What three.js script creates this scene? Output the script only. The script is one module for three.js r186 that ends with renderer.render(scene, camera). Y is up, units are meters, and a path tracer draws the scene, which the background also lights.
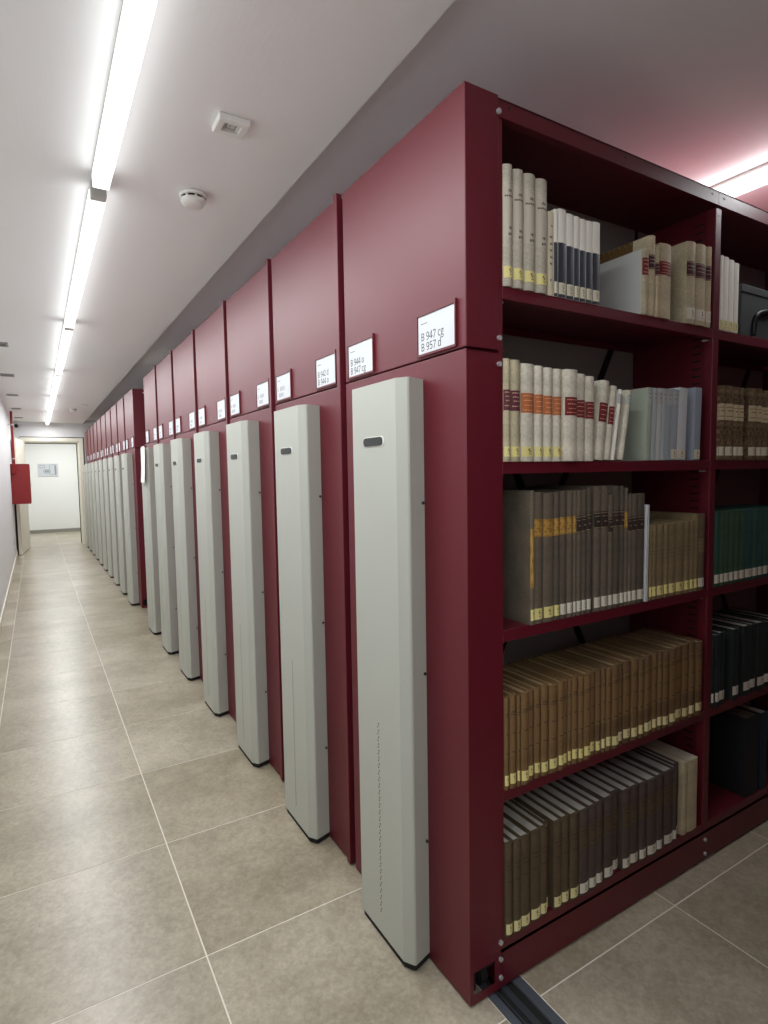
import * as THREE from 'three';
import { RoundedBoxGeometry } from 'three/addons/geometries/RoundedBoxGeometry.js';
import { mergeGeometries } from 'three/addons/utils/BufferGeometryUtils.js';
import { RectAreaLightUniformsLib } from 'three/addons/lights/RectAreaLightUniformsLib.js';

/* ------------------------------------------------------------ camera, exposure, light values */
const scene = new THREE.Scene();
const camera = new THREE.PerspectiveCamera(83.2, 768 / 1024, 0.02, 60);
camera.position.set(-0.898, 1.394, 1.098);
const D = Math.PI / 180;
camera.rotation.set(-3.933 * D, -31.053 * D, -0.938 * D, 'YXZ');
scene.background = new THREE.Color(0x000000);
const renderer = new THREE.WebGLRenderer({ antialias: true });
renderer.toneMapping = THREE.LinearToneMapping;
renderer.toneMappingExposure = 2.05;
renderer.shadowMap.enabled = true;
RectAreaLightUniformsLib.init();
const LAMP = new THREE.Color(0.96, 0.99, 1.0);
const L_DOWN = 32, L_SIDE = .8, L_GLOW = .8;

/* ------------------------------------------------------------ helpers */
let seed = 7;
const rnd = () => { seed = (seed * 1664525 + 1013904223) % 4294967296; return seed / 4294967296; };
const rr = (a, b) => a + (b - a) * rnd();
const taken = {};
function numbered(n) { const k = taken[n] = (taken[n] ?? -1) + 1; return k ? `${n}_${String(k).padStart(3, '0')}` : n; }
function sh(m) { m.castShadow = true; m.receiveShadow = true; return m; }
function part(name, geo, mat, parent) { const m = sh(new THREE.Mesh(geo, mat)); m.name = name; parent.add(m); return m; }
function thing(name, label, category, group, pos = [0, 0, 0]) {
  const o = new THREE.Group(); o.name = numbered(name); o.position.set(...pos);
  o.userData = { label, category }; if (group) o.userData.group = group;
  scene.add(o); return o;
}
function struct(name, geo, mat, label, category) {
  const m = sh(new THREE.Mesh(geo, mat)); m.name = name; m.userData = { kind: 'structure', label, category }; scene.add(m); return m;
}
function box(x0, x1, y0, y1, z0, z1) {
  const g = new THREE.BoxGeometry(x1 - x0, y1 - y0, z1 - z0); g.translate((x0 + x1) / 2, (y0 + y1) / 2, (z0 + z1) / 2); return g;
}
function rbox(x0, x1, y0, y1, z0, z1, r = 0.003, s = 2) {
  const g = new RoundedBoxGeometry(x1 - x0, y1 - y0, z1 - z0, s, r); g.translate((x0 + x1) / 2, (y0 + y1) / 2, (z0 + z1) / 2); return g;
}
// upright prism over a plan outline [[x, z], ...]
function prism(pts, y0, y1) {
  const s = new THREE.Shape(pts.map(p => new THREE.Vector2(p[0], -p[1])));
  const g = new THREE.ExtrudeGeometry(s, { depth: y1 - y0, bevelEnabled: false, curveSegments: 4 });
  g.rotateX(-Math.PI / 2); g.translate(0, y0, 0); return g;
}
function cyl(r, h, axis, x, y, z, n = 10, r2 = r) {
  const g = new THREE.CylinderGeometry(r, r2, h, n);
  if (axis === 'x') g.rotateZ(-Math.PI / 2); if (axis === 'z') g.rotateX(Math.PI / 2);
  g.translate(x, y, z); return g;
}
const merge = a => mergeGeometries(a.map(g => { const k = g.index ? g.toNonIndexed() : g; for (const n of Object.keys(k.attributes)) if (!['position', 'normal', 'uv'].includes(n)) k.deleteAttribute(n); return k; }));

/* ------------------------------------------------------------ procedural textures */
function noiseGrid(N, cells, s0) {
  let s = s0; const r = () => { s = (s * 1664525 + 1013904223) % 4294967296; return s / 4294967296; };
  const g = Array.from({ length: cells * cells }, r), out = new Float32Array(N * N);
  for (let y = 0; y < N; y++) for (let x = 0; x < N; x++) {
    const fx = x / N * cells, fy = y / N * cells, ix = fx | 0, iy = fy | 0; let u = fx - ix, v = fy - iy; u = u * u * (3 - 2 * u); v = v * v * (3 - 2 * v);
    const a = g[iy * cells + ix], b = g[iy * cells + (ix + 1) % cells], c = g[((iy + 1) % cells) * cells + ix], d = g[((iy + 1) % cells) * cells + (ix + 1) % cells];
    out[y * N + x] = (a + (b - a) * u) * (1 - v) + (c + (d - c) * u) * v;
  }
  return out;
}
function noiseTex(N, layers, fn, rep, srgb = true) {
  const L = layers.map(([c], i) => noiseGrid(N, c, 11 + 97 * i)), d = new Uint8Array(N * N * 4);
  for (let k = 0; k < N * N; k++) {
    let v = 0; layers.forEach(([, a], i) => v += a * (L[i][k] - 0.5));
    const c = fn(v); d[k * 4] = c[0]; d[k * 4 + 1] = c[1]; d[k * 4 + 2] = c[2]; d[k * 4 + 3] = 255;
  }
  const t = new THREE.DataTexture(d, N, N); t.wrapS = t.wrapT = THREE.RepeatWrapping; t.magFilter = THREE.LinearFilter; t.minFilter = THREE.LinearMipmapLinearFilter; t.generateMipmaps = true;
  t.repeat.set(rep, rep); if (srgb) t.colorSpace = THREE.SRGBColorSpace; t.needsUpdate = true; return t;
}
const cl = v => Math.max(0, Math.min(255, v)) | 0;
function canvasTex(w, h, draw) {
  const c = document.createElement('canvas'); c.width = w; c.height = h; draw(c.getContext('2d'), w, h);
  const t = new THREE.CanvasTexture(c); t.colorSpace = THREE.SRGBColorSpace; t.anisotropy = 4; return t;
}
const tileTex = noiseTex(1024, [[5, .45], [11, .4], [30, .22], [90, .2], [220, .3], [512, .3]], v => [cl(171 + v * 52), cl(162 + v * 52), cl(144 + v * 53)], 1 / 2.4);
const clothTex = noiseTex(256, [[6, .5], [24, .35], [90, .5], [128, .4]], v => { const k = cl(240 + v * 50); return [k, k, k]; }, 5);
const weaveTex = noiseTex(256, [[128, 1], [64, .5]], v => { const k = cl(128 + v * 110); return [k, k, k]; }, 9, false);
const plasterTex = noiseTex(512, [[5, .25], [40, .2], [160, .35]], v => { const k = cl(128 + v * 150); return [k, k, k]; }, 1.4, false);
const leatherTex = noiseTex(256, [[16, .8], [50, .8], [110, .7]], v => [cl(106 + v * 80), cl(88 + v * 74), cl(64 + v * 62)], 9);
const marbleTex = noiseTex(256, [[10, .6], [26, .9], [60, .8]], v => [cl(104 + v * 120), cl(78 + v * 100), cl(42 + v * 70)], 7);

const M = (c, roughness = .6, o = {}) => new THREE.MeshStandardMaterial({ color: c, roughness, ...o });
const red = new THREE.MeshPhysicalMaterial({ color: 0x611322, roughness: .46, ior: 1.53, bumpMap: weaveTex, bumpScale: .00004 });
const redFrame = red;
const backGrey = M(0x8f8b85, .8);
const grey = M(0xb5b8af, .5, { bumpMap: weaveTex, bumpScale: .00003 });
const black = M(0x0c0c0d, .5), darkGrey = M(0x2a2b2c, .5), rubber = M(0x141414, .8);
const steel = M(0xc9cbcd, .38, { metalness: .45 });
const white = M(0xe6e6e2, .6), whitePlastic = M(0xe9e9e4, .45);
const wallMat = M(0xe9e9ea, .85, { bumpMap: plasterTex, bumpScale: .0006 });
const ceilMat = M(0xf0f0f0, .9, { bumpMap: plasterTex, bumpScale: .0006 });
const cream = M(0xeeeadb, .55);
const tileMat = M(0xffffff, .3, { map: tileTex, bumpMap: tileTex, bumpScale: .0005 });
const grout = M(0xe2ded2, .9);
const fireRed = M(0x8a1217, .4);

/* ------------------------------------------------------------ the room */
const ZN = 3.2, ZE = -12.4, XL = -1.25, XR = 4.4;
const floor = struct('floor', merge([box(-2.8, XR + .2, -.14, -.02, -16.2, ZN + .2), box(-2.8, .0625, -.02, -.0009, -16.2, ZN + .2), box(.1815, XR + .2, -.02, -.0009, -16.2, ZN + .2), box(.0625, .1815, -.02, -.0009, -16.2, -5.3)]), grout, 'beige stone-look tiled floor with pale joints', 'floor');
{
  const variants = [];
  function tileGeo(w, d, k) {
    const g = new RoundedBoxGeometry(w, .02, d, 1, .0005), p = g.attributes.position, uv = g.attributes.uv, ou = (k * .371) % 1 * 2.4, ov = (k * .617) % 1 * 2.4, flip = k % 2;
    for (let i = 0; i < p.count; i++) { const a = p.getX(i) + ou, b = p.getZ(i) + ov; uv.setXY(i, flip ? b : a, flip ? a : b); }
    return g;
  }
  const cache = {};
  const tones = [0xffffff, 0xf6f4f0, 0xfbfaf8, 0xf1efe9].map(c => { const m = tileMat.clone(); m.color = new THREE.Color(c); return m; });
  const gw = .0042; let n = 0;
  const zl = k => .068 - .605 * k;
  function lay(x0, x1, z1, z0) {
    const w = x1 - x0 - gw, d = z1 - z0 - gw, v = n++ % 9, key = `${w.toFixed(3)}_${d.toFixed(3)}_${v}`;
    const g = cache[key] ??= tileGeo(w, d, v);
    const t = part('tile', g, tones[(n * 7 + (n >> 2)) % 4], floor); t.position.set((x0 + x1) / 2, -.01, (z0 + z1) / 2);
  }
  for (let k = -5; k < 27; k++) {
    const a = zl(k), b = Math.max(zl(k + 1), -16.1);
    lay(XL, -1.14, a, b); lay(-1.14, -.54, a, b); lay(-.54, .062, a, b);
    if (k < 1) for (let i = 0; i < 6; i++) lay(.182 + .6 * i, .782 + .6 * i, a, b);
  }
  for (let k = 8; k < 10; k++) for (let i = 0; i < 3; i++) lay(.182 + .6 * i, .782 + .6 * i, zl(k), zl(k + 1));
}
struct('wall_left', box(XL - .2, XL, -.1, 2.75, ZE, ZN), wallMat, 'plain pale wall along the corridor', 'wall');
struct('baseboard_left', rbox(XL, XL + .012, 0, .075, ZE, ZN, .003), cream, 'pale low baseboard along the corridor wall', 'baseboard');
struct('wall_right', box(XR, XR + .2, -.1, 2.75, ZE, ZN), wallMat, 'white wall at the far end of the shelving', 'wall');
struct('wall_back', box(XL - .2, XR + .2, -.1, 2.75, ZN, ZN + .2), wallMat, 'white wall behind the viewer', 'wall');
struct('ceiling', merge([box(XL - .1, .004, 2.5, 2.75, ZE - .1, ZN + .1), box(.004, XR + .1, 2.57, 2.75, ZE - .1, ZN + .1)]), ceilMat, 'white plaster ceiling, lower over the corridor than over the shelving', 'ceiling');
const DX0 = -1.06, DX1 = -.09, DH = 2.13, WT = .45;
struct('wall_end', merge([box(XL - .2, DX0, -.1, 2.75, ZE - WT, ZE), box(DX1, XR + .2, -.1, 2.75, ZE - WT, ZE), box(DX0, DX1, DH, 2.75, ZE - WT, ZE)]), wallMat, 'end wall of the corridor with the door opening', 'wall');
// door frame: cream casing, dark gasket line
{
  const g = struct('trim_1', merge([rbox(DX1 - .005, DX1 + .07, 0, DH + .07, ZE, ZE + .03), rbox(DX0 - .07, DX0 + .005, 0, DH + .07, ZE, ZE + .03), rbox(DX0 - .07, DX1 + .07, DH - .005, DH + .07, ZE, ZE + .031)]), cream, 'cream metal door frame around the opening at the corridor end', 'door frame');
  part('gasket', merge([box(DX1 + .07, DX1 + .085, 0, DH + .085, ZE, ZE + .02), box(DX0 - .07, DX1 + .085, DH + .07, DH + .085, ZE, ZE + .02)]), darkGrey, g);
  part('jamb', merge([box(DX1 - .02, DX1, 0, DH, ZE - WT, ZE), box(DX0, DX1, DH - .02, DH, ZE - WT, ZE)]), cream, g);
  part('seal', merge([box(DX1 - .034, DX1 - .019, 0, DH - .02, ZE - WT + .02, ZE - WT + .06), box(DX0, DX1 - .02, DH - .034, DH - .019, ZE - WT + .02, ZE - WT + .06)]), darkGrey, g);
}
// open door leaf folded back against the left wall
{
  const d = new THREE.Group(); d.name = 'door_1'; d.userData = { kind: 'structure', label: 'cream door leaf standing open against the corridor wall', category: 'door' };
  d.position.set(-1.0, 0, ZE + .035); d.rotation.y = -6 * D; scene.add(d);
  part('leaf', rbox(-.1, -.045, .008, 2.12, 0, 1.14, .004), cream, d);
  part('edge_strip', box(-.106, -.1, .008, 2.12, .02, 1.13), rubber, d);
  const h = part('lock_plate', rbox(-.046, -.04, 1.03, 1.19, .99, 1.04, .002), steel, d);
  part('handle', merge([cyl(.009, .05, 'x', -.02, 1.12, 1.015), rbox(-.004, .012, 1.11, 1.13, .9, 1.03, .006)]), steel, h);
}
// the room beyond the door
struct('wall_far', box(-2.8, 2.4, -.1, 2.75, -16.15, -15.9), white, 'white wall of the room beyond the door', 'wall');
struct('wall_far_left', box(-2.8, -2.6, -.1, 2.75, -15.9, ZE - WT), white, 'left wall of the room beyond the door', 'wall');
struct('wall_far_right', box(2.2, 2.4, -.1, 2.75, -15.9, ZE - WT), white, 'right wall of the room beyond the door', 'wall');
struct('ceiling_far', box(-2.8, 2.4, 2.6, 2.75, -16.1, ZE - WT), ceilMat, 'ceiling of the room beyond the door', 'ceiling');
struct('baseboard_far', rbox(-2.6, 2.2, 0, .08, -15.9, -15.885), M(0x8d8a82, .6), 'grey baseboard in the room beyond the door', 'baseboard');

/* ------------------------------------------------------------ lamps */
function area(w, h, k, pos, rot) { const l = new THREE.RectAreaLight(LAMP, k, w, h); l.position.set(...pos); l.rotation.set(...rot); l.castShadow = true; return l; }
const diffuser = new THREE.MeshStandardMaterial({ color: 0xf4f4f0, roughness: .4, emissive: LAMP, emissiveIntensity: L_GLOW });
function batten(z1, z0, x, yTop, label, side = 1) {
  const len = z1 - z0, zc = (z0 + z1) / 2, g = thing('ceiling_lamp', label, 'lamp', 'linear ceiling lamps', [x, yTop, zc]);
  const hw = .028, h = .062, e = len / 2;
  part('housing', rbox(-hw + .002, hw - .002, -.016, 0, -e, e, .003), whitePlastic, g);
  part('diffuser', rbox(-hw, hw, -h, -.012, -e + .012, e - .048, .006, 3), diffuser, g);
  for (const [a, b] of [[e - .049, e], [-e, -e + .013]]) part('end_cap', rbox(-hw + .001, hw - .001, -h + .004, -.001, a, b, .004), M(0xc4c4c0, .5), g);
  g.add(area(hw * 1.8, len - .12, L_DOWN, [0, -h - .003, 0], [-Math.PI / 2, 0, 0]));
  g.add(area(len - .12, .036, L_SIDE * side, [hw + .002, -h + .022, 0], [0, -Math.PI / 2, 0]));
  g.add(area(len - .12, .036, L_SIDE * side, [-hw - .002, -h + .022, 0], [0, Math.PI / 2, 0]));
  return g;
}
const ord = ['first', 'second', 'third', 'fourth', 'fifth', 'sixth', 'seventh', 'eighth', 'ninth', 'tenth', 'eleventh', 'twelfth', '13th', '14th', '15th', '16th', '17th', '18th', '19th', '20th', '21st', '22nd', '23rd', '24th', '25th', '26th', '27th', '28th', '29th', '30th', '31st', '32nd', '33rd', '34th'];
const segs = [[.85, -1.3], [-1.357, -3.575], [-3.61, -5.75], [-5.79, -7.93], [-7.97, -10.11], [-10.15, -12.22]];
batten(3.06, 1.25, -.642, 2.5, 'linear ceiling lamp over the corridor behind the viewer');
segs.forEach(([a, b], i) => batten(a, b, -.642, 2.5, i ? `${ord[i]} linear ceiling lamp from the viewer along the corridor` : 'nearest linear ceiling lamp over the corridor, cut by the top edge'));
batten(.45, -1.7, 1.62, 2.57, 'linear ceiling lamp above the near shelving unit, at the right edge', 6);
batten(-1.76, -3.9, 1.62, 2.57, 'linear ceiling lamp over the packed shelving units, behind the near one', 6);
{
  const g = thing('ceiling_panel_lamp', 'square ceiling lamp in the room beyond the door', 'lamp', null, [-.4, 2.6, -14.4]);
  part('frame', rbox(-.62, .62, -.05, 0, -.62, .62, .006), whitePlastic, g);
  part('diffuser', box(-.58, .58, -.055, -.049, -.58, .58), diffuser, g);
  g.add(area(1.1, 1.1, 6, [0, -.06, 0], [-Math.PI / 2, 0, 0]));
}

/* ------------------------------------------------------------ ceiling fittings */
function smoke(x, z, label) {
  const g = thing('smoke_detector', label, 'smoke detector', 'smoke detectors', [x, 2.5, z]);
  part('base', new THREE.LatheGeometry([[0, 0], [.05, 0], [.052, -.004], [.052, -.012], [.047, -.014]].map(p => new THREE.Vector2(...p)), 28), whitePlastic, g);
  part('chamber', new THREE.LatheGeometry([[.04, -.012], [.04, -.024]].map(p => new THREE.Vector2(...p)), 24), darkGrey, g);
  part('cap', new THREE.LatheGeometry([[.047, -.022], [.048, -.03], [.04, -.042], [.024, -.047], [0, -.048]].map(p => new THREE.Vector2(...p)), 28), whitePlastic, g);
  for (let k = 0; k < 8; k++) { const a = k * Math.PI / 4, r = part('rib', rbox(-.004, .004, -.026, -.01, .039, .0475, .001, 1), whitePlastic, g); r.rotation.y = a; }
}
smoke(-.31, -1.3, 'round white smoke detector nearest the viewer on the corridor ceiling');
smoke(-.32, -9.55, 'distant round smoke detector near the corridor end');
function sensor(x, z, label) {
  const g = thing('ceiling_sensor', label, 'sensor', 'square ceiling sensors', [x, 2.5, z]); g.scale.set(.88, 1, .84);
  const s = new THREE.Shape(); s.moveTo(-.051, -.048); s.lineTo(.051, -.048); s.lineTo(.051, .048); s.lineTo(-.051, .048); s.closePath();
  const hole = new THREE.Path(); hole.moveTo(-.033, -.03); hole.lineTo(-.033, .03); hole.lineTo(.033, .03); hole.lineTo(.033, -.03); hole.closePath(); s.holes.push(hole);
  const f = new THREE.ExtrudeGeometry(s, { depth: .012, bevelEnabled: true, bevelSize: .004, bevelThickness: .004, bevelSegments: 2 }); f.rotateX(Math.PI / 2); f.translate(0, -.004, 0);
  part('frame', f, whitePlastic, g);
  part('inset', box(-.034, .034, -.007, -.001, -.031, .031), M(0xb0b0ad, .5), g);
  part('lens', merge([box(-.012, .014, -.012, -.006, -.012, -.008), box(-.012, -.008, -.012, -.006, -.012, .012), box(.002, .006, -.012, -.006, -.01, .012), box(-.004, .014, -.012, -.006, .006, .01)]), whitePlastic, g);
  part('clip', box(.022, .027, -.014, -.004, -.026, .026), whitePlastic, g);
}
sensor(-.315, -.765, 'square white ceiling sensor between the lamps and the near shelving unit');
sensor(-.2, -8.9, 'distant square ceiling sensor beside the far smoke detector');
[-4.66, -6.33, -8.06, -9.82, -11.4].forEach((z, i) => {
  const g = thing('air_vent', `${ord[i]} small grey ceiling vent from the viewer, by the left wall`, 'vent', 'small grey vents by the left wall', [-1.105, 2.5, z]);
  part('frame', merge([rbox(-.068, .068, -.007, 0, -.085, -.066, .002, 1), rbox(-.068, .068, -.007, 0, .066, .085, .002, 1), rbox(-.068, -.05, -.007, 0, -.085, .085, .002, 1), rbox(.05, .068, -.007, 0, -.085, .085, .002, 1)]), M(0xa2a2a0, .6), g);
  part('backing', box(-.05, .05, -.002, 0, -.066, .066), M(0x5a5a58, .7), g);
  for (let k = 0; k < 5; k++) part('slat', box(-.05, .05, -.006, -.002, -.056 + k * .025, -.046 + k * .025), M(0x8a8a88, .6), g);
});

/* ------------------------------------------------------------ shelving units */
function cardMat(lines, head = true) {
  return M(0xffffff, .7, { map: canvasTex(256, 172, (c, w, h) => {
    c.fillStyle = '#d3d7db'; c.fillRect(0, 0, w, h); c.fillStyle = '#3a3d42';
    if (head) { c.fillRect(20, 34, 46, 3); }
    if (lines) { c.font = '50px sans-serif'; c.fillStyle = '#08090b'; c.save(); c.scale(.86, 1); c.fillText(lines[0], 22, 112); c.fillText(lines[1], 22, 158); c.restore(); }
    else { c.fillStyle = '#8b9097'; for (let r = 0; r < 2; r++) for (let k = 0; k < 6; k++) if ((k + r) % 5 !== 1) c.fillRect(20 + k * 22, 80 + r * 44, 11, 30); }
  }) });
}
const cardPlain = cardMat(null);
const knobGeo = cyl(.0045, .006, 'z', 0, 0, 0, 8);
const screwGeo = cyl(.0065, .006, 'z', 0, 0, .002, 10, .0065);
const dotGeo = (() => { const a = []; for (let k = 0; k < 58; k++) { const g = new THREE.CylinderGeometry(.0031, .0031, .0012, 6); g.rotateZ(Math.PI / 2); g.translate(0, .09 + k * .0101, (k % 2 - .5) * .004); a.push(g); } return merge(a); })();
function coverPlan() { return [[0, .133], [-.057, .15], [-.062, .148], [-.08, .12], [-.08, -.12], [-.062, -.148], [-.057, -.15], [0, -.133]]; }
const coverGeo = prism(coverPlan(), .024, 1.64), coverBase = prism(coverPlan().map(([x, z]) => [x * .93, z * .96]), .002, .024);
const slotWin = (() => { const s = new THREE.Shape(), a = .041, r = .011; s.absarc(a, 0, r, -Math.PI / 2, Math.PI / 2); s.absarc(-a, 0, r, Math.PI / 2, Math.PI * 1.5); const g = new THREE.ExtrudeGeometry(s, { depth: .002, bevelEnabled: true, bevelSize: .001, bevelThickness: .001, bevelSegments: 1 }); g.rotateY(-Math.PI / 2); return g; })();
const slotRim = (() => { const s = new THREE.Shape(), a = .043, r = .014; s.absarc(a, 0, r, -Math.PI / 2, Math.PI / 2); s.absarc(-a, 0, r, Math.PI / 2, Math.PI * 1.5); const g = new THREE.ExtrudeGeometry(s, { depth: .0012, bevelEnabled: false }); g.rotateY(-Math.PI / 2); return g; })();
const holderGeo = (() => { const f = []; f.push(box(-.002, 0, -.052, .052, -.08, .08)); f.push(box(-.006, 0, -.055, -.049, -.083, .083), box(-.006, 0, .05, .055, -.083, .083), box(-.006, 0, -.055, .055, -.084, -.08), box(-.007, 0, -.055, .06, .08, .084)); return merge(f); })();
const cardGeo = (() => { const g = new THREE.PlaneGeometry(.158, .099); g.rotateY(-Math.PI / 2); g.translate(-.0032, 0, 0); return g; })();
const SHELF = [1.85, 1.416, .981, .5525, .145], XC = .117, XU = 1.061, BAY = .944, SEAM = 1.69, H = 2.3;
const upGeo = {}, lowGeo = {};
function unit(z1, z0, label, { open = false, cards = [null, null], bays = 4, strip_ = false } = {}) {
  const w = z1 - z0, zc = (z0 + z1) / 2, g = thing('mobile_shelving_unit', label, 'shelving unit', 'mobile shelving units', [0, 0, zc]), e = w / 2, key = w.toFixed(3);
  part('upper_end_panel', upGeo[key] ??= rbox(0, XC - .012, SEAM + .002, H, -e, e, .003), red, g);
  if (!open) part('lower_end_panel', lowGeo[key] ??= rbox(0, XC - .012, .006, SEAM - .002, -e, e, .003), red, g);
  else {
    const s = new THREE.Shape(); s.moveTo(.002, .006); s.lineTo(XC - .012, .006); s.lineTo(XC - .012, SEAM - .002); s.lineTo(.002, SEAM - .002); s.closePath();
    const o = new THREE.Path(); o.moveTo(.012, .03); o.lineTo(.012, .093); o.lineTo(.085, .093); o.lineTo(.085, .03); o.closePath(); s.holes.push(o);
    const fl = new THREE.ExtrudeGeometry(s, { depth: .002, bevelEnabled: false }); fl.translate(0, 0, e - .002);
    part('lower_end_panel', merge([fl, rbox(0, .004, .006, SEAM - .002, -e, e, .0015), box(.002, XC - .012, .006, SEAM - .002, -e, -e + .002), box(.002, XC - .012, SEAM - .006, SEAM - .002, -e, e), box(.002, XC - .012, .12, .124, -e, e - .002)]), red, g);
    part('wheel_housing', merge([box(.01, .1, .008, .118, e - .09, e - .085), cyl(.032, .02, 'x', .062, .045, e - .045, 16), box(.02, .035, .02, .1, e - .07, e - .02), box(.06, .1, .075, .085, e - .08, e - .01)]), rubber, g);
  }
  if (strip_) part('edge_strip', rbox(-.009, .012, .008, H + .01, e - .02, e + .004, .002, 1), red, g);
  // drive cover
  const c = part('drive_cover', coverGeo, grey, g);
  part('cover_base', coverBase, rubber, c);
  const win = part('display_rim', slotRim, white, c); win.position.set(-.0801, 1.48, .002);
  const wn = part('display_window', slotWin, darkGrey, c); wn.position.set(-.0801, 1.48, 0);
  const pf = part('perforation', dotGeo, M(0x4c4e49, .8), c); pf.position.set(-.0797, 0, 0);
  for (const s of [-1, 1]) for (const y of [.36, .84, 1.31]) { const k = part('cover_screw', knobGeo, darkGrey, c); k.position.set(-.008, y, s * .137); }
  [[e - .036 - .08, cards[0]], [-e + .03 + .08, cards[1]]].forEach(([z, txt]) => {
    const h = part('label_holder', holderGeo, redFrame, g); h.position.set(0, 1.753, z);
    part('card', cardGeo, txt ? cardMat(txt) : cardPlain, h);
  });
  const xe = XC + BAY * bays;
  if (!open) { part('carcass', rbox(XC - .012, xe, .01, H - .006, -e + .012, e - .012, .004), redFrame, g); return g; }
  // open front
  const F = e;
  part('top_panel', box(XC - .012, xe, 2.275, 2.288, -e + .004, F - .004), redFrame, g);
  part('rear_panel', box(XC - .012, xe, .02, 2.28, -e, -e + .004), redFrame, g);
  part('side_panel', box(XC - .014, XC, .01, 2.288, -e + .004, F - .001), redFrame, g);
  part('plinth', merge([box(XC - .012, xe, .008, .114, F - .006, F - .001), box(XC - .012, xe, .104, .114, F - .03, F - .001)]), redFrame, g);
  for (let b = 0; b < bays; b++) {
    const a = b ? XU + BAY * (b - 1) + .001 : XC - .012, d = XU + BAY * b, i0 = b ? a + .016 : XC, i1 = d - .016;
    const tb = part('top_rail', merge([box(a, d - .001, 2.252, 2.293, F - .003, F), box(a, d - .001, 2.289, 2.293, F - .03, F), box(a, d - .001, 2.247, 2.252, F - .02, F + .003)]), redFrame, g);
    for (const x of [a + .034, (a + d) / 2, d - .036]) { const k = part('rail_hole', cyl(.0045, .0012, 'z', x, 2.277, F + .0002, 8), black, tb); k.userData.kind = 'part'; delete k.userData.kind; }
    const up = part('upright', merge([rbox(d - .017, d + .017, .114, 2.238, F - .032, F + .0015, .003), box(d - .006, d + .006, .02, 2.24, -e + .004, F - .03)]), redFrame, g);
    part('upright_hole', cyl(.003, .001, 'z', d, 2.215, F + .002, 8), black, up);
    const sl = []; for (let y = .2; y < 2.2; y += .025) sl.push(box(d - .0066, d - .006, y, y + .006, F - .075, F - .045), box(d + .006, d + .0066, y, y + .006, F - .075, F - .045));
    part('slot_row', merge(sl), black, up);
    for (const y of [.081, .029]) { const k = part('screw', screwGeo, steel, up); k.position.set(d + .004, y, F); }
    part('back_panel', box(i0, i1 + .01, .115, 2.275, F - .309, F - .305), backGrey, g);
    for (const [p, q] of [[[i0, .3], [i1, 2.06]], [[i0, 2.02], [i1, .25]]]) {
      const L = Math.hypot(q[0] - p[0], q[1] - p[1]), br = part('cross_brace', box(-L / 2, L / 2, -.013, .013, -.0015, .0015), black, g);
      br.position.set((p[0] + q[0]) / 2, (p[1] + q[1]) / 2, F - .3 + (p[1] > q[1] ? .003 : 0)); br.rotation.z = Math.atan2(q[1] - p[1], q[0] - p[0]);
    }
    SHELF.forEach((y, i) => {
      const th = .031, sb = part('shelf_board', merge([box(i0 - .001, i1 + .001, y - .004, y, F - .3, F - .002), rbox(i0 - .001, i1 + .001, y - th, y, F - .004, F, .0012, 1), box(i0 - .001, i1 + .001, y - th, y - th + .002, F - .02, F - .002), box(i0 - .001, i1 + .001, y - .025, y - .004, F - .3, F - .296)]), redFrame, g);
      if (i < 4) for (const x of [i0 + .007, i1 - .007]) part('shelf_clip', rbox(x - .008, x + .008, y - th - .007, y - th - .001, F - .03, F - .012, .002, 1), steel, sb);
    });
  }
  for (const y of [2.26, 1.722, 1.658, .137, .09, .038]) { const k = part('screw', screwGeo, steel, g); k.position.set(XC - .013, y, F); }
  return g;
}
const gaps = [0, -.64, -1.298, -1.975, -2.665, -3.352, -4.022, -4.665];
const A = unit(0, gaps[1] + .014, 'nearest dark red mobile shelving unit with open shelves full of books', { open: true, cards: [['B 947 cg', 'B 957 d'], ['B 944 o', 'B 947 cg']] });
for (let i = 1; i < 7; i++) unit(gaps[i] - .014, gaps[i + 1] + (i < 6 ? .014 : 0), i < 6 ? `${ord[i]} dark red shelving unit from the viewer, with grey drive cover` : 'seventh dark red shelving unit, with a paper sheet hung on its grey cover', { strip_: true, cards: i === 1 ? [['B 942 d', 'B 944 o'], null] : [null, null] });
for (let k = 0; k < 10; k++) {
  const a = -5.38 - .67 * k;
  unit(a - (k ? .014 : 0), a - .67 + .014, k ? `${ord[k]} dark red shelving unit past the open aisle, counted from the aisle` : 'dark red shelving unit on the far side of the open aisle', { open: k === 0, bays: 3, strip_: k > 0 });
}
// units across the near aisle, beside the viewer: they close off the aisle's light
unit(1.66, 1.03, 'dark red shelving unit across the near aisle, right of the viewer');
unit(2.33, 1.69, 'dark red shelving unit behind the one across the near aisle');
// floor rail
{
  const g = thing('floor_rail', 'grey steel guide rail sunk in the floor under the nearest shelving unit', 'rail', null, [.122, 0, 0]);
  const z0 = -5.3, z1 = 2.9;
  part('bed', box(-.058, .058, -.012, -.006, z0, z1), M(0x17181a, .7), g);
  for (const [a, b, y] of [[-.058, -.036, .001], [.03, .058, .001]]) part('flange', rbox(a, b, -.01, y, z0, z1, .001, 1), M(0x5e656e, .5, { metalness: .4 }), g);
  part('running_bar', rbox(-.012, .006, -.01, .0005, z0, z1, .002, 1), M(0x42474d, .5, { metalness: .4 }), g);
  part('guide_lip', rbox(-.03, -.025, -.01, -.001, z0, z1, .001, 1), M(0x42474d, .5, { metalness: .4 }), g);
}
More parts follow.
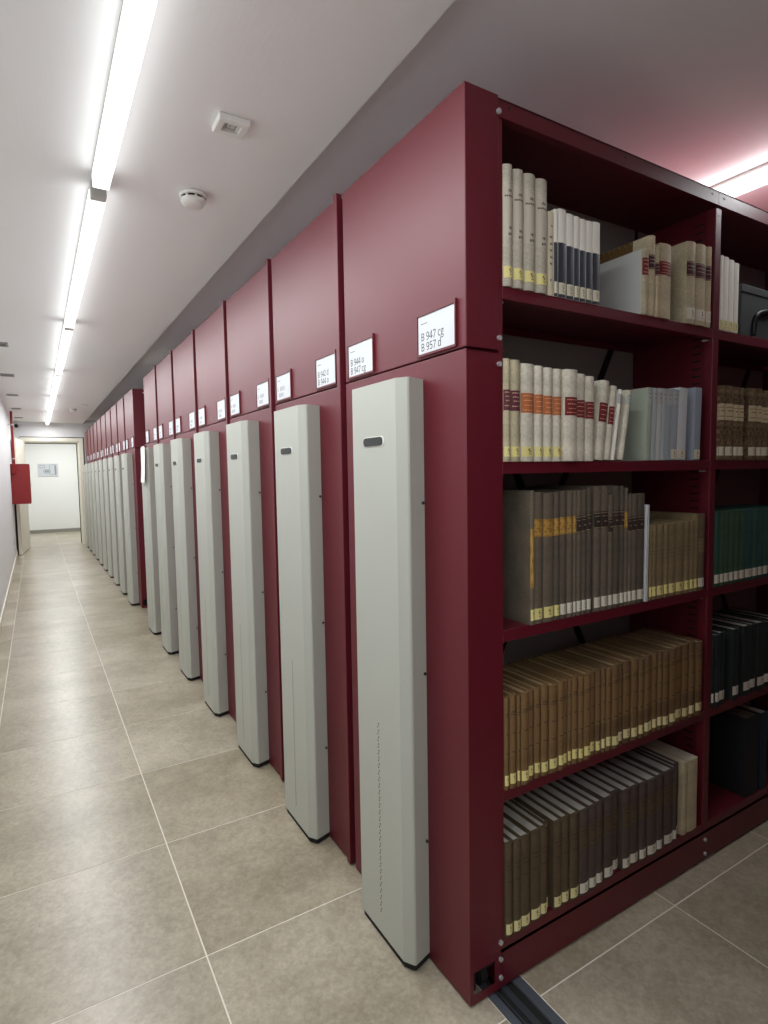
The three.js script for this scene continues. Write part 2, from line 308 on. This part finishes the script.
// paper sheet hanging on the seventh unit's cover
{
  const g = thing('paper_sheet', 'white paper sheet hanging on a grey drive cover beside the open aisle', 'paper', null, [-.082, 1.34, -4.29]);
  const p = new THREE.PlaneGeometry(.2, .31, 8, 12); p.rotateY(-Math.PI / 2); const q = p.attributes.position;
  for (let i = 0; i < q.count; i++) { const v = (q.getY(i) + .155) / .31, u = q.getZ(i) / .1; q.setX(i, -.002 - .012 * (1 - v) * (1 - v) - .004 * u * u); }
  p.translate(0, .155, 0); p.computeVertexNormals();
  part('sheet', p, M(0xf2f2ee, .8, { side: THREE.DoubleSide }), g);
  part('tape', box(-.006, -.001, .295, .315, -.04, .04), M(0xd8d6c8, .4), g);
}

/* ------------------------------------------------------------ books */
const TAGS = ['#e6dc92', '#e2d9a0', '#ddd9c0', '#d9d6c6'].map((c, i) => M(0xffffff, .75, { map: canvasTex(64, 96, (x, w, h) => {
  x.fillStyle = c; x.fillRect(0, 0, w, h); x.strokeStyle = '#4a4632'; x.lineWidth = 5; x.beginPath(); x.moveTo(34, 16); x.lineTo(26 + i * 3, 34); x.lineTo(40, 40 + i * 2); x.lineTo(30, 56); x.moveTo(28, 70); x.lineTo(44, 70 + i); x.stroke();
}) }));
function printMat(base, ink, rows, o = {}) {
  return M(0xffffff, o.rough ?? .7, { map: canvasTex(96, 128, (x, w, h) => {
    x.fillStyle = base; x.fillRect(0, 0, w, h); let s = 3 + rows.length; const r = () => { s = (s * 16807) % 2147483647; return s / 2147483647; };
    if (o.blotch) for (let k = 0; k < 60; k++) { x.fillStyle = o.blotch; x.globalAlpha = .35; x.beginPath(); x.arc(r() * w, r() * h, 3 + r() * 9, 0, 7); x.fill(); } x.globalAlpha = 1;
    x.fillStyle = ink; for (const [y, a, b, t] of rows) for (let u = a * w; u < b * w;) { const l = 4 + r() * 9; x.fillRect(u, y * h + (r() - .5) * 2, Math.min(l, b * w - u), t * h); u += l + 3; }
  }) });
}
const P = {
  linen: M(0xc8c1b0, .85, { map: clothTex, bumpMap: weaveTex, bumpScale: .0002 }), vellum: M(0xcdc09e, .7, { map: clothTex }), ivory: M(0xe2ddcb, .65, { map: clothTex }), buff: M(0xc8be9f, .7, { map: clothTex }),
  creamPaper: M(0xe2d8bd, .7), whitePaper: M(0xf2efe4, .6), navy: M(0x373b45, .5), mint: M(0xa9b3a3, .7), paleBlue: M(0xb2bcbf, .65), paleGrey: M(0xc4c6c2, .65), slate: M(0xa3adb2, .65), ice: M(0xd0d6d8, .6), steelBlue: M(0x959eaa, .65),
  umber: M(0x6e6455, .85, { map: clothTex, bumpMap: weaveTex, bumpScale: .0003 }), umberDark: M(0x5f564a, .85, { map: clothTex, bumpMap: weaveTex, bumpScale: .0003 }), sand: M(0x8a7a58, .85, { map: clothTex }), sandDark: M(0x6f6149, .85, { map: clothTex }),
  tan: M(0x7f623d, .8, { map: clothTex, bumpMap: weaveTex, bumpScale: .0003 }), tanDark: M(0x70573a, .8, { map: clothTex, bumpMap: weaveTex, bumpScale: .0003 }),
  cocoa: M(0x5c4c36, .8, { map: clothTex, bumpMap: weaveTex, bumpScale: .0003 }), mocha: M(0x544640, .8, { map: clothTex, bumpMap: weaveTex, bumpScale: .0003 }),
  leather: M(0xffffff, .7, { map: leatherTex, bumpMap: weaveTex, bumpScale: .0005 }), marble: M(0xffffff, .6, { map: marbleTex }), green: M(0x2f5a4c, .75, { map: clothTex }), greenOlive: M(0x3c5a44, .75, { map: clothTex }), teal: M(0x2a5552, .75, { map: clothTex }),
  ink: M(0x202a2a, .7, { map: clothTex }), blackCloth: M(0x14161a, .65, { map: clothTex }), inkBlue: M(0x14283a, .6),
  greyBoard: M(0xc4c7c4, .8), boxGrey: M(0x3d4141, .7),
  pages: M(0xcfc8b4, .9), pagesTan: M(0x9a8560, .9), pagesGrey: M(0xb7b3aa, .9), pagesDark: M(0x6e6655, .9)
};
const TITLE = {
  plum: printMat('#5e2431', '#cbb08d', [[.1, .1, .9, .05], [.3, .15, .8, .05], [.5, .2, .9, .05], [.75, .1, .85, .05]]),
  orange: printMat('#b8683a', '#e0b184', [[.12, .1, .9, .04], [.35, .15, .8, .05], [.6, .2, .8, .04], [.85, .1, .9, .04]]),
  red: printMat('#741c20', '#d1a98a', [[.12, .1, .9, .05], [.35, .15, .85, .05], [.6, .2, .8, .04], [.82, .1, .9, .04]]),
  maroon: printMat('#4a2028', '#bda381', [[.05, 0, 1, .05], [.3, .1, .9, .05], [.55, .1, .9, .05], [.9, 0, 1, .05]]),
  gold: printMat('#b78f43', '#7d5a22', [[.5, .3, .7, .06]], { blotch: '#7a5520' }),
  dark: printMat('#2e211d', '#a59372', [[.06, 0, 1, .05], [.25, .1, .9, .04], [.55, .3, .7, .08], [.92, 0, 1, .05]]),
  parch: printMat('#c9bc98', '#5a4c33', [[.2, .1, .9, .05], [.4, .2, .8, .08], [.75, .1, .9, .05]]),
  linenTxt: printMat('#c3bcab', '#57524a', [[.06, .35, .7, .05], [.17, .1, .95, .035], [.78, .4, .7, .05], [.9, .35, .75, .05]]),
  tanTxt: printMat('#7a5e3a', '#33261a', [[.06, .15, .9, .03], [.12, .1, .8, .02], [.5, .25, .8, .025], [.9, .2, .9, .025]]),
  sandTxt: printMat('#7d6e50', '#33291b', [[.15, 0, 1, .03], [.4, .2, .8, .04], [.7, .2, .7, .03]]),
  cocoaTxt: printMat('#53442f', '#2a2118', [[.1, .1, .9, .05], [.3, .2, .8, .05], [.8, .2, .8, .05]]),
  paleTxt: printMat('#b4b9b6', '#5c6466', [[.15, .2, .85, .06], [.5, .35, .65, .08]]),
  diag: printMat('#ddd3b8', '#4a4434', [[.08, .4, .8, .02], [.25, .2, .75, .03], [.35, .25, .8, .03], [.45, .2, .7, .03], [.55, .3, .8, .03], [.65, .25, .7, .03], [.9, .3, .6, .03]])
};
function plan(w, d, b, t) {
  const o = [[0, -d], [0, -b]]; for (let i = 1; i < 8; i++) { const u = i / 8; o.push([w * u, -b * (2 * u - 1) ** 2]); }
  o.push([w, -b], [w, -d], [w - t, -d], [w - t, -b - t], [t, -b - t], [t, -d]); return o;
}
function strip(w, b, y0, y1, off = .0005, u0 = 0, u1 = 1) {
  const n = 8, P_ = [], U = [], I = [];
  for (let i = 0; i <= n; i++) { const u = u0 + (u1 - u0) * i / n, z = -b * (2 * u - 1) ** 2 + off; P_.push(w * u, y0, z, w * u, y1, z); U.push(i / n, 0, i / n, 1); if (i < n) { const k = i * 2; I.push(k, k + 2, k + 1, k + 1, k + 2, k + 3); } }
  const g = new THREE.BufferGeometry(); g.setAttribute('position', new THREE.Float32BufferAttribute(P_, 3)); g.setAttribute('uv', new THREE.Float32BufferAttribute(U, 2)); g.setIndex(I); g.computeVertexNormals(); return g;
}
function book(x0, x1, h, y, o, label, group) {
  const w = Math.max(.006, x1 - x0 - .0016), d = o.d ?? .19, b = Math.min(o.round ?? .006, w * .35), t = Math.min(o.t ?? .0028, w * .2), fr = o.front ?? 0, inset = o.soft ? .0003 : .0045;
  const g = thing('book', label, 'book', group, [x0 + .0008, y + .0004, fr + b * .85]);
  if (o.lean) { g.rotation.z = -o.lean; g.position.y += w * Math.sin(o.lean) + .0004; }
  part('cover', prism(plan(w, d, b, t), 0, h), o.mat, g);
  part('pages', box(t + .0001, w - t - .0001, .001 + inset, h - inset, -d + inset, -b - t - .0001), o.pages ?? P.pages, g);
  for (const [m, y0, y1, u0, u1] of o.bands ?? []) part('title_label', strip(w, b, y0 * h, y1 * h, .0006, u0 ?? 0, u1 ?? 1), m, g);
  if (o.tag !== undefined) part('shelfmark_label', strip(w, b, o.tagY ?? .012, (o.tagY ?? .012) + (o.tagH ?? .03), .0012, .04, .96), TAGS[o.tag], g);
  return g;
}
const near = ['top shelf', 'second shelf', 'third shelf', 'fourth shelf', 'bottom shelf'].map(s => `the ${s} of the near bay`);
const next = ['top shelf', 'second shelf', 'third shelf', 'fourth shelf', 'bottom shelf'].map(s => `the ${s} of the next bay`);
function row(list, s, fn, label, group) {
  list.forEach(([x0, x1, h], i) => book(x0, x1, h, SHELF[s], fn(i, x0), typeof label === 'function' ? label(i) : `${ord[i]} ${label}`, group));
}
// top shelf, near bay
row([[.1185, .151, .292], [.151, .188, .288], [.188, .23, .287], [.23, .272, .284]], 0, i => ({ mat: P.linen, d: .22, round: .009, tag: 0, tagH: .028, tagY: .02, bands: [[TITLE.linenTxt, .4, .82]] }), `tall grey linen volume from the left on ${near[0]}`, 'tall grey linen volumes');
row([[.275, .295, .213]], 0, i => ({ mat: P.creamPaper, d: .17, soft: 1, round: .002, bands: [[TITLE.diag, .12, .9]] }), i => 'cream paperback with slanted lettering on the top shelf of the near bay', null);
row([[.296, .312, .223], [.312, .343, .228], [.343, .373, .222], [.373, .396, .221], [.396, .421, .219], [.421, .447, .219], [.447, .479, .222]], 0, i => ({ mat: P.whitePaper, d: .17, soft: 1, round: .003, tag: 2, tagH: .03, tagY: .008, bands: [[P.navy, 0, .62]] }), `white volume with dark lower spine from the left, near top shelf`, 'white volumes with dark lower spines');
const s1 = [[.667, .697, .153, 'buff', 'red', 'short vellum volume with pale grey board cover on the top shelf'], [.697, .729, .233, 'vellum', 'maroon', 'tall vellum volume with brown marbled sides on the top shelf'], [.729, .749, .209, 'vellum', 'maroon', 'thin vellum volume left of the thick one on the top shelf'], [.749, .81, .221, 'vellum', 'red', 'thick vellum volume with red title label on the top shelf'], [.89, .939, .253, 'buff', 'maroon', 'leftmost vellum volume of the three beside the upright on the top shelf'], [.939, .996, .254, 'vellum', 'maroon', 'middle vellum volume of the three beside the upright on the top shelf'], [.996, 1.028, .255, 'vellum', 'maroon', 'rightmost vellum volume of the three beside the upright on the top shelf']];
s1.forEach(([x0, x1, h, m, t, label], i) => {
  const hh = i === 0 ? .19 : h, g = book(x0, x1, hh, SHELF[0], { mat: P[m], d: i < 2 ? .2 : .19, round: .007, bands: [[TITLE[t], i ? .58 : .6, i ? .76 : .86]], tag: i > 3 ? 3 : undefined, tagY: .014, tagH: .035 }, label, 'vellum volumes');
  if (i === 0) part('side_board', box(-.0012, -.0002, .001, hh - .001, -.199, -.009), P.greyBoard, g);
  if (i === 1) part('side_board', box(-.0012, -.0002, .001, hh - .001, -.199, -.06), P.marble, g);
});
// second shelf, near bay
const s2 = [[.1185, .142, .257], [.142, .176, .256], [.178, .226, .25], [.226, .259, .248], [.259, .295, .246], [.295, .328, .245], [.328, .377, .245], [.379, .423, .239], [.423, .461, .235]];
const s2t = i => i < 2 ? 'plum' : i < 6 ? 'orange' : 'red';
s2.forEach(([x0, x1, h], i) => book(x0, x1, h, SHELF[1], { mat: i < 2 ? P.buff : P.ivory, d: .18, round: .008, tag: i < 6 ? 0 : undefined, tagH: .026, tagY: .012, front: i === 6 ? .012 : 0, bands: [[TITLE[s2t(i)], .5, .7, 0, 1]] }, `${['left', 'right', 'first', 'second', 'third', 'fourth', 'first', 'second', 'third'][i]} ivory volume with ${['plum', 'orange', 'red'][i < 2 ? 0 : i < 6 ? 1 : 2]} title label on the second shelf`, 'ivory volumes on the second shelf'));
[[.466, .036, .226, 'ivory', 'red'], [.504, .026, .214, 'ivory', 'red'], [.533, .016, .207, 'whitePaper', null], [.568, .022, .207, 'ivory', null]].forEach(([x, w, h, m, t], i) => {
  const a = [.11, .14, .165, .18][i];
  book(x, x + w, h, SHELF[1] + .0005, { mat: P[m], d: .17, round: .006, lean: a, front: 0, bands: t ? [[TITLE[t], .48, .72]] : [[TITLE.paleTxt, .8, .94]] }, `${ord[i]} leaning ivory volume from the left on the second shelf`, 'leaning volumes on the second shelf');
});
const s2b = [[.703, .729, .22, 'mint'], [.729, .754, .22, 'paleBlue'], [.754, .778, .221, 'paleGrey'], [.778, .799, .221, 'paleBlue'], [.799, .828, .221, 'slate'], [.828, .862, .223, 'slate'], [.862, .909, .229, 'ice'], [.953, .991, .235, 'steelBlue']];
s2b.forEach(([x0, x1, h, m], i) => book(x0 - .008, x1 - .008, h, SHELF[1] + .0004, { mat: P[m], d: .17, soft: 1, round: .002, lean: [.03, .035, .035, .035, .035, .035, .04, .03][i], tag: i > 4 ? 2 : undefined, tagH: .03, tagY: .004, bands: i < 6 ? [[TITLE.paleTxt, .78, .95]] : [] }, i === 0 ? 'pale green softcover beside the leaning volumes on the second shelf' : i === 7 ? 'blue-grey softcover standing next to the upright on the second shelf' : `${ord[i - 1]} pale grey-blue softcover right of the green one, second shelf`, 'pale softcovers on the second shelf'));
// third shelf, near bay
const s3 = [[.21, .225, .358], [.225, .259, .353], [.26, .301, .35], [.301, .324, .351], [.324, .351, .353], [.351, .376, .353], [.376, .39, .353], [.39, .411, .353], [.411, .432, .355], [.432, .453, .359], [.463, .495, .363], [.495, .526, .363], [.526, .547, .337], [.547, .578, .362], [.578, .598, .361], [.598, .616, .355], [.616, .634, .334], [.634, .661, .335], [.661, .696, .336]];
row(s3, 2, i => ({ mat: i % 5 < 3 ? P.umber : P.umberDark, d: .235, round: .005, front: i ? 0 : .002, pages: P.pagesDark, tag: i < 4 ? 0 : 3, tagH: .03, tagY: .012, bands: i === 0 ? [[TITLE.gold, .28, .72]] : [[i < 7 || i === 15 ? TITLE.gold : TITLE.dark, .665, .8]] }), `tall brown cloth volume from the left on the third shelf`, 'tall brown cloth volumes on the third shelf');
{
  const g = thing('paper_folder', 'thin white folder standing between brown volumes on the third shelf', 'folder', null, [.6985, SHELF[2] + .0006, .006]); g.rotation.z = -.012;
  part('sleeve', merge([box(0, .0012, 0, .3, -.2, 0), box(.008, .0092, 0, .3, -.2, 0), box(0, .0092, 0, .3, -.0012, 0)]), M(0xdfe3e6, .6), g);
  part('sheets', box(.0014, .0078, .001, .296, -.196, -.002), P.pages, g);
}
row([[.72, .735, .237], [.735, .759, .236], [.759, .796, .235], [.796, .821, .235], [.821, .859, .235], [.859, .906, .237], [.906, .937, .238], [.937, .961, .237], [.961, .984, .259], [.984, 1.023, .257]], 2, i => ({ mat: i < 9 ? P.sand : P.sandDark, d: .2, round: .005, pages: P.pagesTan, tag: i < 9 ? 0 : 3, tagH: .03, tagY: .012, bands: [[TITLE.sandTxt, .5, .68]] }), `sand-coloured volume right of the white folder on the third shelf`, 'sand-coloured volumes on the third shelf');
// fourth shelf, near bay
const e4 = [.119, .136, .16, .173, .203, .227, .251, .28, .314, .338, .358, .373, .398, .419, .45, .476, .5, .518, .542, .576, .602, .639, .672, .698, .726, .746, .771, .795, .828, .865, .908, .942, .977, 1.018];
row(e4.slice(0, -1).map((a, i) => [a, e4[i + 1], .25 + .006 * i / 32 + [0, .004, -.003, .002, -.001][i % 5]]), 3, i => ({ mat: i < 15 || i % 4 === 1 ? P.tan : P.tanDark, d: .205, round: .006, t: .003, front: [0, .004, -.002, .002, .006][(i * 3) % 5], pages: P.pagesTan, tag: i < 16 ? 0 : 1, tagH: .028, tagY: .012 + .002 * (i % 3), bands: [[TITLE.tanTxt, .35, .86]] }), 'tan cloth volume from the left on the fourth shelf', 'tan cloth volumes on the fourth shelf');
// bottom shelf, near bay
const s5 = [[.1185, .145], [.145, .174], [.174, .209], [.213, .252], [.252, .279], [.279, .295], [.302, .335], [.335, .367], [.368, .405], [.405, .446], [.448, .482], [.482, .513], [.521, .566], [.566, .604], [.604, .642], [.643, .685], [.685, .721], [.723, .774], [.774, .808], [.817, .868], [.868, .891], [.891, .918]].map(([a, b], i) => [a, b, .262 - .0004 * i]);
row(s5, 4, i => ({ mat: i < 9 ? P.cocoa : P.mocha, d: .2, round: .006, t: .0035, front: [.004, .006, .004, .002, 0, -.012, .003, .001][i % 8], pages: P.pagesGrey, tag: i < 9 ? 1 : 3, tagH: .03, tagY: .008, bands: [[TITLE.cocoaTxt, .55, .8]] }), 'dark brown volume from the left on the bottom shelf', 'dark brown volumes on the bottom shelf');
row([[.922, .95, .253], [.952, 1.011, .253]], 4, i => ({ mat: P.vellum, d: .2, soft: 1, round: .003, pages: P.pages }), i => `${['thin', 'thick'][i]} cream softcover at the right end of the bottom shelf`, 'cream softcovers on the bottom shelf');
// next bay
row([[1.08, 1.099, .243], [1.1, 1.131, .242], [1.132, 1.165, .238], [1.166, 1.195, .233]], 0, i => ({ mat: P.whitePaper, d: .17, soft: 1, round: .002, tag: 1, tagH: .03, tagY: .004 }), `white softcover right of the upright on the top shelf`, 'white softcovers of the next bay');
{
  const g = thing('archive_box', 'dark grey archive box with black handle on the top shelf of next bay', 'box', null, [1.235, SHELF[0], 0]);
  part('body', rbox(0, .52, .001, .175, -.27, -.012, .004), P.boxGrey, g);
  part('lid', rbox(-.003, .523, .15, .178, -.273, -.009, .004), P.boxGrey, g);
  const s = new THREE.CatmullRomCurve3([[.08, .01, -.008], [.09, .075, -.006], [.13, .095, -.004], [.26, .1, -.002], [.39, .095, -.004], [.43, .075, -.006], [.44, .01, -.008]].map(p => new THREE.Vector3(...p)));
  part('handle', new THREE.TubeGeometry(s, 32, .009, 6), black, g);
}
row([[1.08, 1.09, .249], [1.09, 1.125, .252], [1.128, 1.181, .253], [1.181, 1.208, .251], [1.208, 1.248, .251], [1.279, 1.333, .254], [1.333, 1.366, .255], [1.366, 1.417, .25], [1.419, 1.46, .252], [1.462, 1.51, .25], [1.512, 1.56, .252], [1.562, 1.61, .25]], 1, i => ({ mat: P.leather, d: .17, round: .008, pages: P.pagesDark, tag: 2, tagH: .03, tagY: .016, bands: [[TITLE.parch, .54, .76]] }), `old leather volume with parchment label, second shelf of next bay`, 'old leather volumes of the next bay');
row([[1.082, 1.117, .261], [1.117, 1.142, .259], [1.142, 1.176, .259], [1.176, 1.207, .26], [1.207, 1.242, .259], [1.242, 1.279, .259], [1.279, 1.33, .259], [1.33, 1.368, .258], [1.368, 1.406, .257], [1.406, 1.442, .256], [1.444, 1.48, .256], [1.482, 1.52, .256], [1.522, 1.56, .256], [1.562, 1.61, .256]], 2, i => ({ mat: i < 1 ? P.green : i < 6 ? P.greenOlive : i % 2 ? P.green : P.teal, d: .2, round: .004, pages: P.pagesDark, tag: 3, tagH: .03, tagY: .012 }), 'dark green volume from the left on the third shelf of next bay', 'dark green volumes of the next bay');
row([[1.08, 1.098, .254], [1.098, 1.128, .257], [1.128, 1.166, .26], [1.208, 1.251, .26], [1.251, 1.275, .259], [1.283, 1.336, .26], [1.336, 1.374, .258], [1.378, 1.434, .258], [1.438, 1.48, .252], [1.482, 1.52, .256], [1.522, 1.57, .256]], 3, i => ({ mat: P.ink, d: .2, round: .004, pages: P.pagesGrey, tag: 3, tagH: .032, tagY: .02, front: [0, .004, 0, .004, -.01, .003, 0, .004, 0][i % 9] }), 'blackish volume from the left on the fourth shelf of next bay', 'blackish volumes of the next bay');
row([[1.335, 1.427, .306], [1.44, 1.492, .302]], 4, i => ({ mat: i ? P.inkBlue : P.blackCloth, d: .24, round: .004, pages: i ? P.pages : P.pagesDark, front: -.005 }), i => ['thick black volume standing on the bottom shelf of next bay', 'dark blue volume with pale edge on the bottom shelf of next bay'][i], null);

/* ------------------------------------------------------------ far corridor fittings */
{
  const g = thing('fire_hose_cabinet', 'red metal fire hose cabinet on the left wall near the door', 'cabinet', null, [XL, .96, -10.4]);
  part('body', rbox(0, .27, 0, .675, -.6, -.004, .006), fireRed, g);
  const d = part('door', rbox(.258, .276, .01, .665, -.59, -.012, .004), fireRed, g);
  part('latch', rbox(.274, .288, .3, .36, -.09, -.06, .003), steel, d);
  part('front_edge', merge([box(.0, .272, .665, .675, -.006, 0), box(0, .272, 0, .01, -.006, 0)]), fireRed, g);
}
{
  const g = thing('fire_pipe', 'red standpipe running down the left wall into the hose cabinet', 'pipe', null, [-1.19, 0, -10.3]);
  part('pipe', merge([cyl(.02, 1.02, 'y', 0, 1.99, 0, 14), new THREE.SphereGeometry(.03, 14, 10).translate(0, 1.5, 0), cyl(.028, .1, 'y', 0, 1.53, 0, 14), cyl(.018, .066, 'z', 0, 1.5, -.06, 10)]), fireRed, g);
  for (const y of [1.72, 2.28]) part('clamp', merge([cyl(.024, .02, 'y', 0, y, 0, 14), box(-.06, 0, y - .006, y + .006, -.006, .006)]), steel, g);
}
{
  const g = thing('wall_bell', 'small dark round bell high on the end wall', 'bell', null, [-1.17, 2.42, ZE]);
  part('base', cyl(.035, .03, 'z', 0, 0, .015, 18), darkGrey, g); part('dome', new THREE.SphereGeometry(.032, 16, 10).translate(0, 0, .03), black, g);
}
{
  const g = thing('wall_picture', 'pale grey line drawing hung on the white wall beyond the door', 'picture', null, [-.61, 1.59, -15.9]);
  part('frame', rbox(-.225, .225, -.165, .165, 0, .014, .004), M(0xc9cbcc, .5), g);
  const s = new THREE.PlaneGeometry(.42, .3); s.translate(0, 0, .0146);
  part('print', s, M(0xffffff, .8, { map: canvasTex(256, 180, (c, w, h) => {
    c.fillStyle = '#c3c6c9'; c.fillRect(0, 0, w, h); c.strokeStyle = '#7c8188'; c.lineWidth = 5; c.strokeRect(20, 16, 60, 40); c.strokeRect(150, 10, 80, 150); c.beginPath(); c.ellipse(110, 110, 46, 32, 0, 0, 7); c.stroke(); c.fillStyle = '#8d939a'; c.fillRect(80, 92, 60, 34); c.fillRect(214, 20, 26, 140);
  }) }), g);
}
{
  const g = thing('light_switch', 'small white switch low on the left corridor wall', 'switch', null, [XL, .42, -9.6]);
  part('plate', rbox(0, .01, -.04, .04, -.04, .04, .003), whitePlastic, g); part('rocker', rbox(.008, .014, -.022, .022, -.018, .018, .002), white, g);
}
renderer.render(scene, camera);
